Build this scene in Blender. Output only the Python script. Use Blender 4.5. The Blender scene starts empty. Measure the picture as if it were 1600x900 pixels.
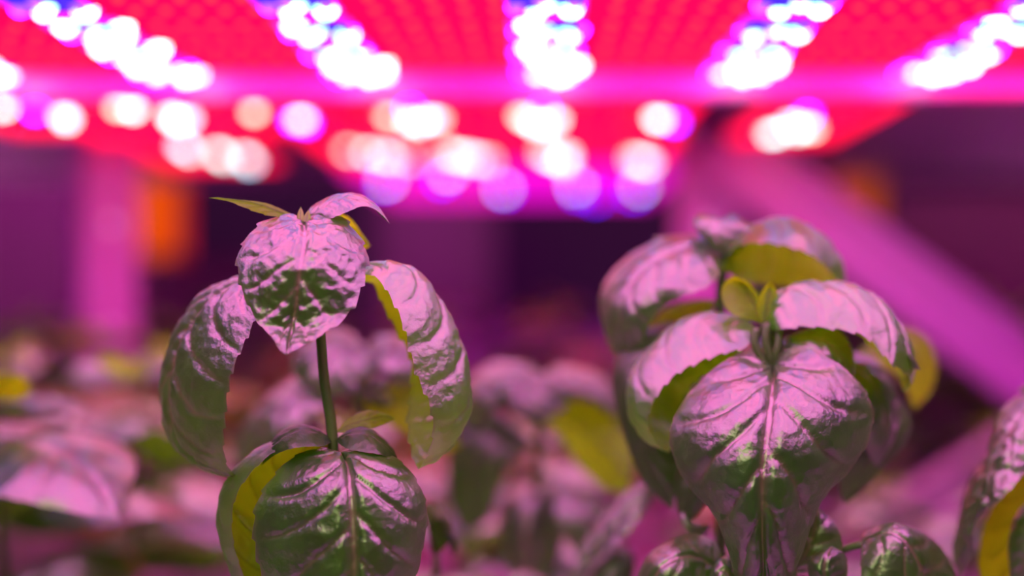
import bpy, bmesh, math, random
from mathutils import Vector, Matrix, noise

random.seed(7)
sc = bpy.context.scene
COL = sc.collection
R = math.radians
F = 2222.2                      # focal length in pixels of the 1600 px wide frame (50 mm on 36 mm)
ZC = 1.25                       # camera height
CAM = Matrix.Translation((0, 0, ZC)) @ Matrix.Rotation(R(1.29), 4, 'Z') @ Matrix.Rotation(R(90 - 0.23), 4, 'X')
BENCH = ZC - 0.245              # top of the growing channels


def P(px, py, d):
    """world point seen at pixel px, py at distance d along the view axis"""
    return CAM @ Vector(((px - 800) / F * d, -(py - 450) / F * d, -d))


def on_plane(px, py, z):
    a = CAM.translation; b = P(px, py, 1.0); t = (z - a.z) / (b.z - a.z)
    return a + (b - a) * t


# ------------------------------------------------------------------ materials
def new_mat(name):
    m = bpy.data.materials.new(name); m.use_nodes = True
    nt = m.node_tree; nt.nodes.clear()
    return m, nt, nt.nodes, nt.links


def principled(name, col, rough=.5, metal=0, spec=.5, bump=0, bscale=200, col2=None, nscale=6):
    m, nt, N, L = new_mat(name)
    out = N.new('ShaderNodeOutputMaterial'); b = N.new('ShaderNodeBsdfPrincipled')
    L.new(b.outputs[0], out.inputs[0])
    b.inputs['Base Color'].default_value = (*col, 1); b.inputs['Roughness'].default_value = rough
    b.inputs['Metallic'].default_value = metal; b.inputs['Specular IOR Level'].default_value = spec
    tc = N.new('ShaderNodeTexCoord')
    if col2:
        n = N.new('ShaderNodeTexNoise'); n.inputs['Scale'].default_value = nscale
        n.inputs['Detail'].default_value = 4
        L.new(tc.outputs['Object'], n.inputs['Vector'])
        mx = N.new('ShaderNodeMix'); mx.data_type = 'RGBA'
        mx.inputs[6].default_value = (*col, 1); mx.inputs[7].default_value = (*col2, 1)
        L.new(n.outputs[0], mx.inputs[0]); L.new(mx.outputs[2], b.inputs['Base Color'])
    if bump:
        n = N.new('ShaderNodeTexNoise'); n.inputs['Scale'].default_value = bscale
        L.new(tc.outputs['Object'], n.inputs['Vector'])
        bp = N.new('ShaderNodeBump'); bp.inputs['Strength'].default_value = bump
        bp.inputs['Distance'].default_value = .001
        L.new(n.outputs[0], bp.inputs['Height']); L.new(bp.outputs[0], b.inputs['Normal'])
    return m


def emitter(name, col, k):
    m, nt, N, L = new_mat(name)
    out = N.new('ShaderNodeOutputMaterial'); e = N.new('ShaderNodeEmission')
    e.inputs[0].default_value = (*col, 1); e.inputs[1].default_value = k
    L.new(e.outputs[0], out.inputs[0])
    return m


def leaf_material(name, dark, light, vein, under, trans, gloss=.3, rough=.42, tr=.4):
    m, nt, N, L = new_mat(name)
    out = N.new('ShaderNodeOutputMaterial')
    tc = N.new('ShaderNodeTexCoord'); geo = N.new('ShaderNodeNewGeometry')
    at = N.new('ShaderNodeAttribute'); at.attribute_name = 'vein'

    def mixc(fac, a, b):
        mx = N.new('ShaderNodeMix'); mx.data_type = 'RGBA'
        for i, v in ((6, a), (7, b)):
            if isinstance(v, tuple): mx.inputs[i].default_value = (*v, 1)
            else: L.new(v, mx.inputs[i])
        if isinstance(fac, float): mx.inputs[0].default_value = fac
        else: L.new(fac, mx.inputs[0])
        return mx.outputs[2]
    n1 = N.new('ShaderNodeTexNoise'); n1.inputs['Scale'].default_value = 70; n1.inputs['Detail'].default_value = 5
    L.new(tc.outputs['Object'], n1.inputs['Vector'])
    rmp = N.new('ShaderNodeMapRange'); rmp.inputs[1].default_value = .35; rmp.inputs[2].default_value = .65
    L.new(n1.outputs[0], rmp.inputs[0])
    top = mixc(rmp.outputs[0], dark, light)
    top = mixc(at.outputs['Fac'], top, vein)
    und = mixc(rmp.outputs[0], under, tuple(c * .7 for c in under))
    und = mixc(at.outputs['Fac'], und, tuple(c * .55 for c in under))
    base = mixc(geo.outputs['Backfacing'], top, und)
    # fine quilting between the veinlets
    vo = N.new('ShaderNodeTexVoronoi'); vo.inputs['Scale'].default_value = 420
    n2 = N.new('ShaderNodeTexNoise'); n2.inputs['Scale'].default_value = 900; n2.inputs['Detail'].default_value = 3
    L.new(tc.outputs['Object'], vo.inputs['Vector']); L.new(tc.outputs['Object'], n2.inputs['Vector'])
    ad = N.new('ShaderNodeMath'); ad.operation = 'ADD'
    L.new(vo.outputs['Distance'], ad.inputs[0]); L.new(n2.outputs[0], ad.inputs[1])
    bp = N.new('ShaderNodeBump'); bp.inputs['Strength'].default_value = .4; bp.inputs['Distance'].default_value = .0004
    L.new(ad.outputs[0], bp.inputs['Height'])
    dif = N.new('ShaderNodeBsdfDiffuse'); L.new(base, dif.inputs[0]); L.new(bp.outputs[0], dif.inputs['Normal'])
    trn = N.new('ShaderNodeBsdfTranslucent')
    tcol = mixc(at.outputs['Fac'], trans, tuple(c * .5 for c in trans)); L.new(tcol, trn.inputs[0])
    gl = N.new('ShaderNodeBsdfGlossy'); gl.inputs['Roughness'].default_value = rough
    gl.inputs[0].default_value = (1, 1, 1, 1); L.new(bp.outputs[0], gl.inputs['Normal'])
    m1 = N.new('ShaderNodeMixShader'); m1.inputs[0].default_value = tr
    L.new(dif.outputs[0], m1.inputs[1]); L.new(trn.outputs[0], m1.inputs[2])
    lw = N.new('ShaderNodeLayerWeight'); lw.inputs[0].default_value = .35; L.new(bp.outputs[0], lw.inputs['Normal'])
    fr = N.new('ShaderNodeMapRange'); fr.inputs[3].default_value = gloss * .46; fr.inputs[4].default_value = min(1, gloss * 1.5)
    L.new(lw.outputs['Fresnel'], fr.inputs[0])
    bk = N.new('ShaderNodeMath'); bk.operation = 'MULTIPLY_ADD'     # the matt underside shines less
    bk.inputs[1].default_value = -.8; bk.inputs[2].default_value = 1; L.new(geo.outputs['Backfacing'], bk.inputs[0])
    gm = N.new('ShaderNodeMath'); gm.operation = 'MULTIPLY'; L.new(fr.outputs[0], gm.inputs[0]); L.new(bk.outputs[0], gm.inputs[1])
    m2 = N.new('ShaderNodeMixShader'); L.new(gm.outputs[0], m2.inputs[0])
    L.new(m1.outputs[0], m2.inputs[1]); L.new(gl.outputs[0], m2.inputs[2])
    L.new(m2.outputs[0], out.inputs[0])
    return m


M_LEAF = leaf_material('basil_leaf', (.008, .045, .003), (.018, .11, .004), (.18, .14, .08), (.08, .28, .01), (.20, .9, .003), gloss=.30, rough=.34, tr=.20)
M_THIN = leaf_material('thin_basil_leaf', (.008, .060, .003), (.020, .13, .004), (.18, .14, .08), (.10, .30, .01), (.34, 1.0, .003), gloss=.30, rough=.34, tr=.55)
M_YOUNG = leaf_material('young_basil_leaf', (.13, .24, .01), (.18, .30, .012), (.16, .22, .03), (.16, .36, .01), (.42, 1.0, .003), gloss=.08, tr=.66)
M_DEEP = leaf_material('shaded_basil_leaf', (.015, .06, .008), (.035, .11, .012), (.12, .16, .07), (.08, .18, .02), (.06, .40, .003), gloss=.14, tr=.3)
M_STEM = principled('basil_stem', (.10, .20, .035), .5, bump=.3, bscale=400, col2=(.05, .12, .02), nscale=90)
M_TWIG = principled('petiole_green', (.05, .13, .02), .45)
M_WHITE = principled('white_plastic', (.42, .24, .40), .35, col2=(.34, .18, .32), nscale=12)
M_STEEL = principled('magenta_tinted_steel', (.46, .11, .55), .38, bump=.2, bscale=60)  # white paint, with the magenta light on it tinted into the base colour
M_BEAM = principled('glow_tinted_beam', (.85, .14, .62), .3, spec=.8, bump=.1)  # the pink glow of the diodes is put into the beam's own colour
M_ALU = principled('anodised_aluminium', (.75, .72, .78), .32, metal=.7, bump=.15)
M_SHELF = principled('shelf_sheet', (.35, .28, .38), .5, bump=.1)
M_WOOL = principled('growing_plug', (.10, .07, .05), .9, bump=.8)
M_DARK = principled('dark_paint', (.006, .004, .010), .7, col2=(.010, .005, .013), nscale=2)
M_WALLP = principled('wall_board', (.07, .035, .06), .7, col2=(.05, .025, .045), nscale=1.5)
M_ORANGE = principled('orange_plastic', (.95, .32, .02), .5, col2=(.85, .24, .02), nscale=8)
M_AMBER = emitter('lit_amber_cover', (1.0, .10, .0), .85)
M_AMBER_DIM = emitter('dim_amber_cover', (1.0, .13, .0), .42)
M_FLOOR = principled('concrete', (.22, .20, .21), .7, bump=.4, bscale=30, col2=(.16, .14, .15))
M_BOARD = emitter('lit_red_board', (1.0, .001, .045), 2.4)
M_PINKS = emitter('added_pink_strip', (1.0, .30, .66), 24)
M_PINKB = emitter('lit_pink_board', (1.0, .17, .54), 9.5)
M_BLUEB = emitter('lit_magenta_board', (1.0, .004, .75), 1.1)
M_RED = emitter('red_diode', (1.0, .022, .03), 2.8)
M_WHT = emitter('white_diode', (.30, 1.0, .97), 8)
M_BPLATE = emitter('lit_blue_plate', (.06, .02, 1.0), 1.6)
M_CYA = emitter('cool_diode', (.35, .75, 1.0), 9)
M_BLU = emitter('blue_diode', (.05, .01, 1.0), 22)
M_WARM = emitter('warm_diode', (1.0, .62, .45), 8)


# ------------------------------------------------------------------ helpers
def link(name, me, mat, parent=None, loc=None):
    o = bpy.data.objects.new(name, me); COL.objects.link(o)
    if mat is not None and me is not None and not me.materials: me.materials.append(mat)
    if parent is not None: o.parent = parent
    if loc is not None: o.location = loc
    return o


def tag(o, label=None, cat=None, group=None, kind=None):
    for k, v in (('label', label), ('category', cat), ('group', group), ('kind', kind)):
        if v: o[k] = v
    return o


def empty(name, loc, label=None, cat=None, group=None):
    o = bpy.data.objects.new(name, None); COL.objects.link(o); o.location = loc
    o.empty_display_size = .02
    return tag(o, label, cat, group)


def from_bm(bm, smooth=False):
    me = bpy.data.meshes.new('m'); bmesh.ops.recalc_face_normals(bm, faces=bm.faces)
    bm.to_mesh(me); bm.free()
    if smooth:
        for p in me.polygons: p.use_smooth = True
    return me


def add_box(bm, c, s, rot=None, bev=.0):
    g = bmesh.ops.create_cube(bm, size=1)
    vs = g['verts']
    bmesh.ops.scale(bm, vec=s, verts=vs)
    if rot is not None: bmesh.ops.transform(bm, matrix=rot, verts=vs)
    bmesh.ops.translate(bm, vec=c, verts=vs)
    if bev:
        es = list({e for v in vs for e in v.link_edges})
        bmesh.ops.bevel(bm, geom=es, offset=bev, segments=2, affect='EDGES')


def box(name, c, s, mat, parent=None, rot=None, bev=.002):
    bm = bmesh.new(); add_box(bm, (0, 0, 0), s, rot, bev)
    o = link(name, from_bm(bm), mat, parent); o.location = c
    return o


def spline(pts, n):
    """n points along a Catmull-Rom curve through pts, evenly spaced by length"""
    pts = [Vector(p) for p in pts]
    if len(pts) == 2:
        return [pts[0].lerp(pts[1], i / (n - 1)) for i in range(n)]
    q = [pts[0] * 2 - pts[1]] + pts + [pts[-1] * 2 - pts[-2]]
    dense = []
    for i in range(1, len(q) - 2):
        p0, p1, p2, p3 = q[i - 1], q[i], q[i + 1], q[i + 2]
        for k in range(14):
            u = k / 14
            dense.append(.5 * ((2 * p1) + (p2 - p0) * u + (2 * p0 - 5 * p1 + 4 * p2 - p3) * u * u + (3 * p1 - p0 - 3 * p2 + p3) * u ** 3))
    dense.append(pts[-1])
    acc = [0]
    for a, b in zip(dense, dense[1:]): acc.append(acc[-1] + (b - a).length)
    res, j = [], 0
    for i in range(n):
        s = acc[-1] * i / (n - 1)
        while j < len(acc) - 2 and acc[j + 1] < s: j += 1
        w = 0 if acc[j + 1] == acc[j] else (s - acc[j]) / (acc[j + 1] - acc[j])
        res.append(dense[j].lerp(dense[j + 1], min(1, max(0, w))))
    return res


def tube_mesh(pts, r0, r1, n=24, sides=10, ridge=0.0):
    c = spline(pts, n); vs, fs = [], []
    prev = None
    for i, p in enumerate(c):
        t = (c[min(i + 1, n - 1)] - c[max(i - 1, 0)]).normalized()
        a = Vector((1, 0, 0)) if prev is None else prev
        a = (a - t * a.dot(t)).normalized() if abs(a.dot(t)) < .99 else t.orthogonal().normalized()
        prev = a; b = t.cross(a)
        r = r0 + (r1 - r0) * i / (n - 1)
        for k in range(sides):
            th = 2 * math.pi * k / sides
            rr = r * (1 + ridge * math.cos(4 * th))
            vs.append(p + (a * math.cos(th) + b * math.sin(th)) * rr)
    for i in range(n - 1):
        for k in range(sides):
            fs.append((i * sides + k, i * sides + (k + 1) % sides, (i + 1) * sides + (k + 1) % sides, (i + 1) * sides + k))
    fs.append(tuple(range(sides - 1, -1, -1))); fs.append(tuple((n - 1) * sides + k for k in range(sides)))
    me = bpy.data.meshes.new('m'); me.from_pydata(vs, [], fs)
    for p in me.polygons: p.use_smooth = True
    return me


def tube(name, pts, r0, r1, mat, parent, origin, **k):
    return link(name, tube_mesh([Vector(p) - origin for p in pts], r0, r1, **k), mat, parent)


def leaf_mesh(left, mid, right, nt=64, ns=38, amp=.0008, pucker=.0006, veins=6.5, teeth=0.035, nteeth=13, seed=0, flip=False, sweep=.30, wave=.0):
    """a leaf blade: left margin, midrib and right margin as 3D polylines from base to tip"""
    amp *= .8; pucker *= .5
    A = spline(left, nt); B = spline(mid, nt); C = spline(right, nt)
    rng = random.Random(seed); ph = rng.random()
    vs, at = [], []
    base = [[None] * (ns + 1) for _ in range(nt)]
    for i in range(nt):
        t = i / (nt - 1)
        for j in range(ns + 1):
            s = -1 + 2 * j / ns
            s = math.copysign(abs(s) ** .92, s)
            tt = t * nteeth
            saw = (tt - math.floor(tt)) ** 1.5 - .3
            se = s * (1 + teeth * saw * abs(s) ** 14 * (1 if .12 < t < .99 else 0))
            a, b, c = A[i], B[i], C[i]
            p = b + (c - a) * (se / 2) + ((a + c) / 2 - b) * se * se
            base[i][j] = (p, s, t)
    for i in range(nt):
        for j in range(ns + 1):
            p, s, t = base[i][j]
            du = base[min(i + 1, nt - 1)][j][0] - base[max(i - 1, 0)][j][0]
            dv = base[i][min(j + 1, ns)][0] - base[i][max(j - 1, 0)][0]
            n = dv.cross(du)
            n = n.normalized() if n.length > 1e-12 else Vector((0, 0, 0))
            if flip: n = -n
            sa = abs(s)
            w = (t - sweep * sa ** 1.15 + .16 * sa ** 3)
            u = w * veins + ph + (.25 if s > 0 else 0) + .18 * noise.noise(Vector((t * 5, s * 2, seed)))
            f = u - math.floor(u)
            dist = min(f, 1 - f)
            grow = min(1, sa / .13)
            fade = max(0, 1 - sa ** 5) * min(1, t / .06) * min(1, (1 - t) / .12)
            bul = (1 - (1 - 2 * dist) ** 5) * grow
            h = amp * (1.9 * bul - 1.0) * fade - amp * 1.5 * math.exp(-(s / .05) ** 2) * min(1, (1 - t) / .1)
            q = p * 130 + Vector((seed * 3.1, 0, 0))
            h += pucker * (noise.noise(q) + .8 * noise.noise(q * 2.3) + .35 * noise.noise(q * 5)) * min(1, t / .05) * (1 - .5 * sa ** 4)
            h += wave * math.sin(t * 19 + (2 if s > 0 else 0) + seed) * sa ** 3 * min(1, t / .1) * min(1, (1 - t) / .1)
            vs.append(p + n * h)
            v = max(math.exp(-(s / .035) ** 2), .75 * math.exp(-(dist / .045) ** 2) * (1 - sa ** 4) * (1 - .3 * sa))
            v = max(v, .45 * max(0, (sa - .965) / .035))
            at.append(min(1, v))
    fs = []
    for i in range(nt - 1):
        for j in range(ns):
            q = (i * (ns + 1) + j, i * (ns + 1) + j + 1, (i + 1) * (ns + 1) + j + 1, (i + 1) * (ns + 1) + j)
            fs.append(q[::-1] if flip else q)
    me = bpy.data.meshes.new('leaf'); me.from_pydata(vs, [], fs)
    a = me.attributes.new('vein', 'FLOAT', 'POINT'); a.data.foreach_set('value', at)
    for p in me.polygons: p.use_smooth = True
    return me


def parse(s, d0):
    out = []
    for w in s.split():
        x, y, d = w.split(',')
        out.append(P(float(x), float(y), d0 + float(d) / 1000))
    return out


def leaf(parent, d0, L, Mi, Rr, mat=None, label=None, name='leaf', **k):
    """the three outlines are px,py,depth offset in mm behind the stem"""
    o = parent.location
    me = leaf_mesh([p - o for p in parse(L, d0)], [p - o for p in parse(Mi, d0)], [p - o for p in parse(Rr, d0)], **k)
    ob = link(name, me, mat or M_LEAF, parent)
    if label: ob['label'] = label
    return ob


def stem(parent, d0, s, r0, r1, mat=None, name='stem', **k):
    return tube(name, parse(s, d0), r0, r1, mat or M_STEM, parent, parent.location, **k)


# ------------------------------------------------------------------ generic leaves and plants
def gen_leaf(length, width, a0, a1, cup, seed, nt=34, ns=20, wave=.0006):
    """drooping leaf growing along +X from the origin, top side up"""
    n = 12; mid = [Vector((0, 0, 0))]; x = z = 0
    for i in range(1, n + 1):
        t = i / n; a = a0 + (a1 - a0) * t ** 1.1
        x += math.cos(a) * length / n; z += math.sin(a) * length / n
        mid.append(Vector((x, 0, z)))
    L_, R_ = [], []
    for i, p in enumerate(mid):
        t = i / n
        w = width / 2 * (math.sin(math.pi * min(1, t ** .72)) ** .75 if 0 < t < 1 else 0)
        a = a0 + (a1 - a0) * t ** 1.1
        nrm = Vector((-math.sin(a), 0, math.cos(a)))
        for lst, sg in ((L_, 1), (R_, -1)):
            lst.append(p + Vector((0, sg * w, 0)) - nrm * cup * w)
    return leaf_mesh(L_, mid, R_, nt, ns, amp=.0008, pucker=.0009, seed=seed, flip=False, wave=wave, teeth=.03)


GEN = [gen_leaf(.074, .052, R(28), R(-50), .30, 1), gen_leaf(.068, .050, R(16), R(-55), .35, 2),
       gen_leaf(.078, .056, R(20), R(-32), .22, 3), gen_leaf(.046, .030, R(40), R(-30), .4, 4),
       gen_leaf(.028, .017, R(55), R(0), .4, 5)]
for m_ in GEN: m_.materials.append(M_LEAF)
GEN_Y = GEN[4].copy(); GEN_Y.materials.clear(); GEN_Y.materials.append(M_YOUNG)


def put_leaf(root, mesh, loc, az, tilt=0, s=1.0, twist=0, name='leaf'):
    o = link(name, mesh, None, root)
    o.matrix_local = Matrix.Translation(loc) @ Matrix.Rotation(az, 4, 'Z') @ Matrix.Rotation(tilt, 4, 'Y') @ Matrix.Rotation(twist, 4, 'X') @ Matrix.Scale(s, 4)
    return o


def proto_plant(seed, height, name='basil_plant', size=1.0, loc=(0, 0, 0), stem_mat=None):
    rng = random.Random(seed)
    root = empty(name, loc)
    bend = Vector((rng.uniform(-.012, .012), rng.uniform(-.012, .012), 0))
    def at(h): return Vector((0, 0, 1)) * h + bend * (h / height) ** 2
    link('stem', tube_mesh([at(0), at(height * .4), at(height * .75), at(height)], .0026, .0012, n=12, sides=8), stem_mat or M_STEM, root)
    az = rng.uniform(0, 6.28)
    levels = [(.42, 1.0, (1, 2)), (.66, 1.08, (0, 2)), (.86, .95, (0, 1)), (.97, .75, (3,)), (1.0, .9, (4,))]
    for k, (f, s, kinds) in enumerate(levels):
        for side in (0, 1):
            a = az + side * math.pi + rng.uniform(-.3, .3)
            g = GEN[rng.choice(kinds)]
            if kinds == (4,): g = GEN_Y
            put_leaf(root, g, at(height * f) + Vector((math.cos(a), math.sin(a), 0)) * .001, a, rng.uniform(-.2, .25), s * size * rng.uniform(.9, 1.12), rng.uniform(-.25, .25))
        az += math.pi / 2 + rng.uniform(-.15, .15)
    return root


def dup(root, loc, rz, s=1.0):
    r = root.copy(); COL.objects.link(r); r.location = loc; r.rotation_euler = (0, 0, rz); r.scale = (s, s, s)
    for ch in list(root.children):
        c = ch.copy(); COL.objects.link(c); c.parent = r
    return r


# ================================================================== the grow lights
H = ZC + .133                    # plane of the diodes
PITCH = .119                     # distance between the columns of white diodes


def dome(r):
    bm = bmesh.new(); bmesh.ops.create_uvsphere(bm, u_segments=10, v_segments=8, radius=r)
    bmesh.ops.delete(bm, geom=[v for v in bm.verts if v.co.z > r * .1], context='VERTS')
    return from_bm(bm, True)


D = {}
for nm, r, m in (('red', .0026, M_RED), ('white', .0056, M_WHT), ('cyan', .0044, M_CYA), ('blue', .0044, M_BLU), ('warm', .0040, M_WARM),
                 ('white_big', .0056, M_WHT), ('blue_big', .0055, M_BLU), ('warm_big', .0055, M_WARM), ('cyan_big', .006, M_CYA)):
    D[nm] = dome(r); D[nm].materials.append(m)


def diode(kind, root, x, y, name=None):
    o = link(name or kind.split('_')[0] + '_diode', D[kind], None, root); o.location = (x, y, 0)
    return o


def light_bar(y, x0, x1, label, reds=True, mat=None, glow=False, cols=range(-4, 5), depth=.054, group='grow light bars over the plants'):
    root = empty('grow_light_bar', (0, y, H), label, 'grow light', group)
    w = x1 - x0; cx = (x0 + x1) / 2
    bm = bmesh.new(); add_box(bm, (cx, 0, .011), (w, depth, .014), bev=.002)
    for k in range(-2, 3): add_box(bm, (cx, k * .011, .021), (w, .002, .008))
    link('housing', from_bm(bm), M_ALU, root)
    bm = bmesh.new(); add_box(bm, (cx, 0, .0022), (w - .006, depth - .004, .0036), bev=.0008)
    link('diode_board', from_bm(bm), mat or M_BOARD, root)
    bm = bmesh.new()
    for sx in (-.8, 0, .8): add_box(bm, (cx + sx * w / 2, 0, .0335), (.02, .01, .018))
    link('hanger', from_bm(bm), M_ALU, root)
    taken = []
    rng = random.Random(int(y * 1000) + 5)
    for j in cols:
        xc = j * PITCH
        if not x0 + .02 < xc < x1 - .02: continue
        lay = [('white', -.006, -.016), ('white', .010, .012), ('cyan', .001, .001), ('blue', -.010, .006), ('white', .014, -.012), ('cyan', -.004, .020), ('blue', .012, .002), ('blue', .0, -.01)]
        if rng.random() < .65: lay.pop(4)
        if rng.random() < .6: lay.pop(0)
        if glow: lay += [('white', .006, .026), ('cyan', .012, .024), ('blue', -.008, .026)]  # extra diodes added to throw column glows onto the beam
        for kind, dx, dy in lay:
            dx = dx * 1.35 + rng.uniform(-.002, .002); dy += rng.uniform(-.002, .002)
            diode(kind, root, xc + dx, dy)
        taken.append(xc)
        bm = bmesh.new(); add_box(bm, (xc + .001, 0, -.0004), (.038, depth - .008, .0016), bev=.0003); link('blue_board', from_bm(bm), M_BPLATE, root)
    if reds:
        n = int(w / .0146)
        for row in (-1, 1):
            for i in range(n):
                x = x0 + .006 + i * .0146
                if min([abs(x - t - .003) for t in taken] + [1]) < .024: continue
                diode('red', root, x, row * .0145 + .001)
    return root


where = {0: 'nearest the cross beam', 1: 'second from the cross beam', 2: 'third from the cross beam', 3: 'fourth from the cross beam'}
for k in range(-0, 9):
    y = .876 - .0675 * k
    if k < 4:
        light_bar(y, -.38, .40, 'red glowing grow light bar with white diode clusters, ' + where[k], glow=(k == 0))
    else:
        light_bar(y, -.38, .40, 'pink glowing grow light bar overhead, above the nearest basil plants', reds=False, mat=M_PINKB)

s_ = box('rack_shelf', (0.01, .60, H + .045), (.92, .76, .006), M_SHELF)
tag(s_, 'mauve steel rack shelf above the red light bars', 'shelf')
s_ = box('rack_shelf', (-.05, 1.70, H + .045), (2.0, 1.40, .006), M_SHELF)
tag(s_, 'steel rack shelf over the farther blurred light panels', 'shelf')
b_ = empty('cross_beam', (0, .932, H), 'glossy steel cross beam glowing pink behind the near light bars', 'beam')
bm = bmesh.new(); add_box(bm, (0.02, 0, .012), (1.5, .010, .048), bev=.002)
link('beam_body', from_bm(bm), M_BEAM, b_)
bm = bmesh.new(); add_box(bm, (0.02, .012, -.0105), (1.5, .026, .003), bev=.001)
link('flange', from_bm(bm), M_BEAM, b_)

# the fixtures farther back, behind the beam
def far_fixture(name, label, corners, leds, board=M_BOARD):
    """flat board in the diode plane; corners as x0,x1,y0,y1 in metres"""
    x0, x1, y0, y1 = corners
    root = empty(name, ((x0 + x1) / 2, (y0 + y1) / 2, H), label, 'grow light')
    w, d = x1 - x0, y1 - y0
    bm = bmesh.new(); add_box(bm, (0, 0, .014), (w, d, .016), bev=.003); link('housing', from_bm(bm), M_ALU, root)
    bm = bmesh.new(); add_box(bm, (0, 0, .0035), (w - .012, d - .012, .005), bev=.001); link('diode_board', from_bm(bm), board, root)
    for kind, px, py in leds:
        q = on_plane(px, py, H)
        if x0 + .005 < q.x < x1 - .005 and y0 + .005 < q.y < y1 - .005:
            diode(kind, root, q.x - root.location.x, q.y - root.location.y)
        else:
            print('LED out', name, px, py, q)
    bm = bmesh.new()
    for sx in (-1, 1): add_box(bm, (sx * w * .3, 0, .032), (.02, .02, .021))
    link('hanger', from_bm(bm), M_ALU, root)
    nx, ny = max(1, int(w / .03)), max(1, int(d / .06))
    cnt = 0
    for i in range(nx):
        for j in range(ny):
            if cnt > 60: break
            diode('red', root, -w / 2 + (i + .5) * w / nx, -d / 2 + (j + .5) * d / ny); cnt += 1
    return root


def X(px, d): return (px - 850) / F * d
leds_all = [('white_big', 5, 165), ('blue_big', 55, 170), ('cyan_big', 100, 178), ('white_big', 104, 184), ('warm_big', 185, 165), ('white_big', 208, 168),
            ('white_big', 268, 178), ('white_big', 275, 186), ('cyan_big', 292, 182), ('warm_big', 397, 172)]
leds_l2 = [('cyan_big', 285, 224), ('white_big', 296, 232), ('white_big', 340, 236), ('white_big', 350, 242), ('white_big', 382, 243), ('cyan_big', 390, 250)]
far_fixture('grow_light', 'red grow light panel beyond the cross beam, beside the left post', (X(-160, 1.05), X(440, 1.1), 1.02, 1.27), leds_all)
far_fixture('grow_light', 'red grow light panel behind the left post, above the pointed top leaf', (X(215, 1.5), X(415, 1.5), 1.30, 1.62), leds_l2)
leds_b = [('blue_big', 460, 186), ('cyan_big', 470, 182), ('blue_big', 478, 190)]
far_fixture('grow_light', 'small bluish red light panel between left and central panels', (X(448, 1.16), X(548, 1.16), 1.06, 1.27), leds_b)
leds_c = [('warm_big', 608, 178), ('white_big', 640, 186), ('white_big', 655, 190), ('cyan_big', 672, 182), ('warm_big', 684, 184), ('blue_big', 640, 165),
          ('white_big', 822, 182), ('white_big', 838, 192), ('cyan_big', 850, 190), ('white_big', 868, 184), ('warm_big', 815, 178),
          ('warm_big', 545, 232), ('white_big', 575, 236), ('white_big', 600, 240), ('cyan_big', 612, 242), ('warm_big', 640, 246),
          ('warm_big', 700, 234), ('white_big', 712, 240), ('white_big', 728, 242), ('cyan_big', 745, 246), ('warm_big', 762, 248),
          ('warm_big', 850, 236), ('white_big', 862, 242), ('white_big', 875, 244), ('cyan_big', 880, 250), ('white_big', 884, 240),
          ('white_big', 998, 246), ('cyan_big', 1004, 250), ('white_big', 1012, 252), ('warm_big', 990, 246), ('blue_big', 850, 168),
          ('blue_big', 600, 284), ('cyan_big', 605, 280), ('blue_big', 690, 280), ('blue_big', 790, 296), ('cyan_big', 785, 292), ('cyan_big', 900, 288),
          ('blue_big', 905, 298), ('blue_big', 930, 306), ('cyan_big', 1000, 290), ('blue_big', 990, 300), ('white_big', 700, 268)]
lc1 = [l for l in leds_c if l[2] < 215]; lc2 = [l for l in leds_c if 215 <= l[2] < 262]; lc3 = [l for l in leds_c if l[2] >= 262]
far_fixture('grow_light', 'red grow light panel beyond the cross beam, in the middle', (X(555, 1.15), X(1000, 1.15), 1.02, 1.29), lc1)
far_fixture('grow_light', 'broad red grow light panel with pale round clusters, behind the middle one', (X(505, 1.5), X(1048, 1.5), 1.31, 1.64), lc2)
far_fixture('grow_light', 'farthest magenta grow light panel above the dark doorway', (X(575, 2.0), X(1042, 2.0), 1.66, 2.30), lc3, M_BLUEB)
leds_r = [('cyan_big', 1030, 183), ('white_big', 1026, 182), ('blue_big', 1054, 188)]
far_fixture('grow_light', 'narrow red light panel next to the central post', (X(1003, 1.14), X(1095, 1.14), 1.04, 1.26), leds_r)
leds_r2 = [('white_big', 1205, 206), ('white_big', 1214, 204), ('cyan_big', 1238, 190), ('white_big', 1245, 200), ('warm_big', 1268, 198), ('blue_big', 1262, 176), ('white_big', 1262, 194)]
far_fixture('grow_light', 'red grow light panel above the diagonal brace', (X(1165, 1.2), X(1365, 1.2), 1.03, 1.36), leds_r2)

# ================================================================== rack posts and braces
def post(x, y, z0, z1, w, label, rot=0.0):
    root = empty('rack_post', (x, y, z0), label, 'post')
    bm = bmesh.new(); h = z1 - z0
    t = .004
    add_box(bm, (0, -w / 2, h / 2), (w, t, h), bev=.001)
    add_box(bm, (-w / 2, 0, h / 2), (t, w, h), bev=.001); add_box(bm, (w / 2, 0, h / 2), (t, w, h), bev=.001)
    add_box(bm, (-w * .42, w / 2, h / 2), (w * .2, t, h)); add_box(bm, (w * .42, w / 2, h / 2), (w * .2, t, h))
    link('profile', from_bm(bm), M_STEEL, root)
    for k in range(int(h / .1)):
        bm = bmesh.new()
        bmesh.ops.create_cone(bm, cap_ends=True, segments=12, radius1=.005, radius2=.0045, depth=.004,
                              matrix=Matrix.Translation((0, -w / 2 - .003, .05 + k * .1)) @ Matrix.Rotation(R(90), 4, 'X'))
        link('bolt', from_bm(bm), M_ALU, root)
    bm = bmesh.new(); add_box(bm, (0, 0, .003), (w * 1.7, w * 1.7, .006), bev=.001); link('foot_plate', from_bm(bm), M_STEEL, root)
    root.rotation_euler.z = rot
    return root


post(X(158, 1.36), 1.36, BENCH - .05, ZC + .34, .048, 'magenta lit steel rack post on the left side, out of focus', R(32))
post(X(1110, 1.42), 1.42, BENCH - .05, ZC + .34, .06, 'pink lit steel rack post rising behind the right basil', R(-12))


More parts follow.
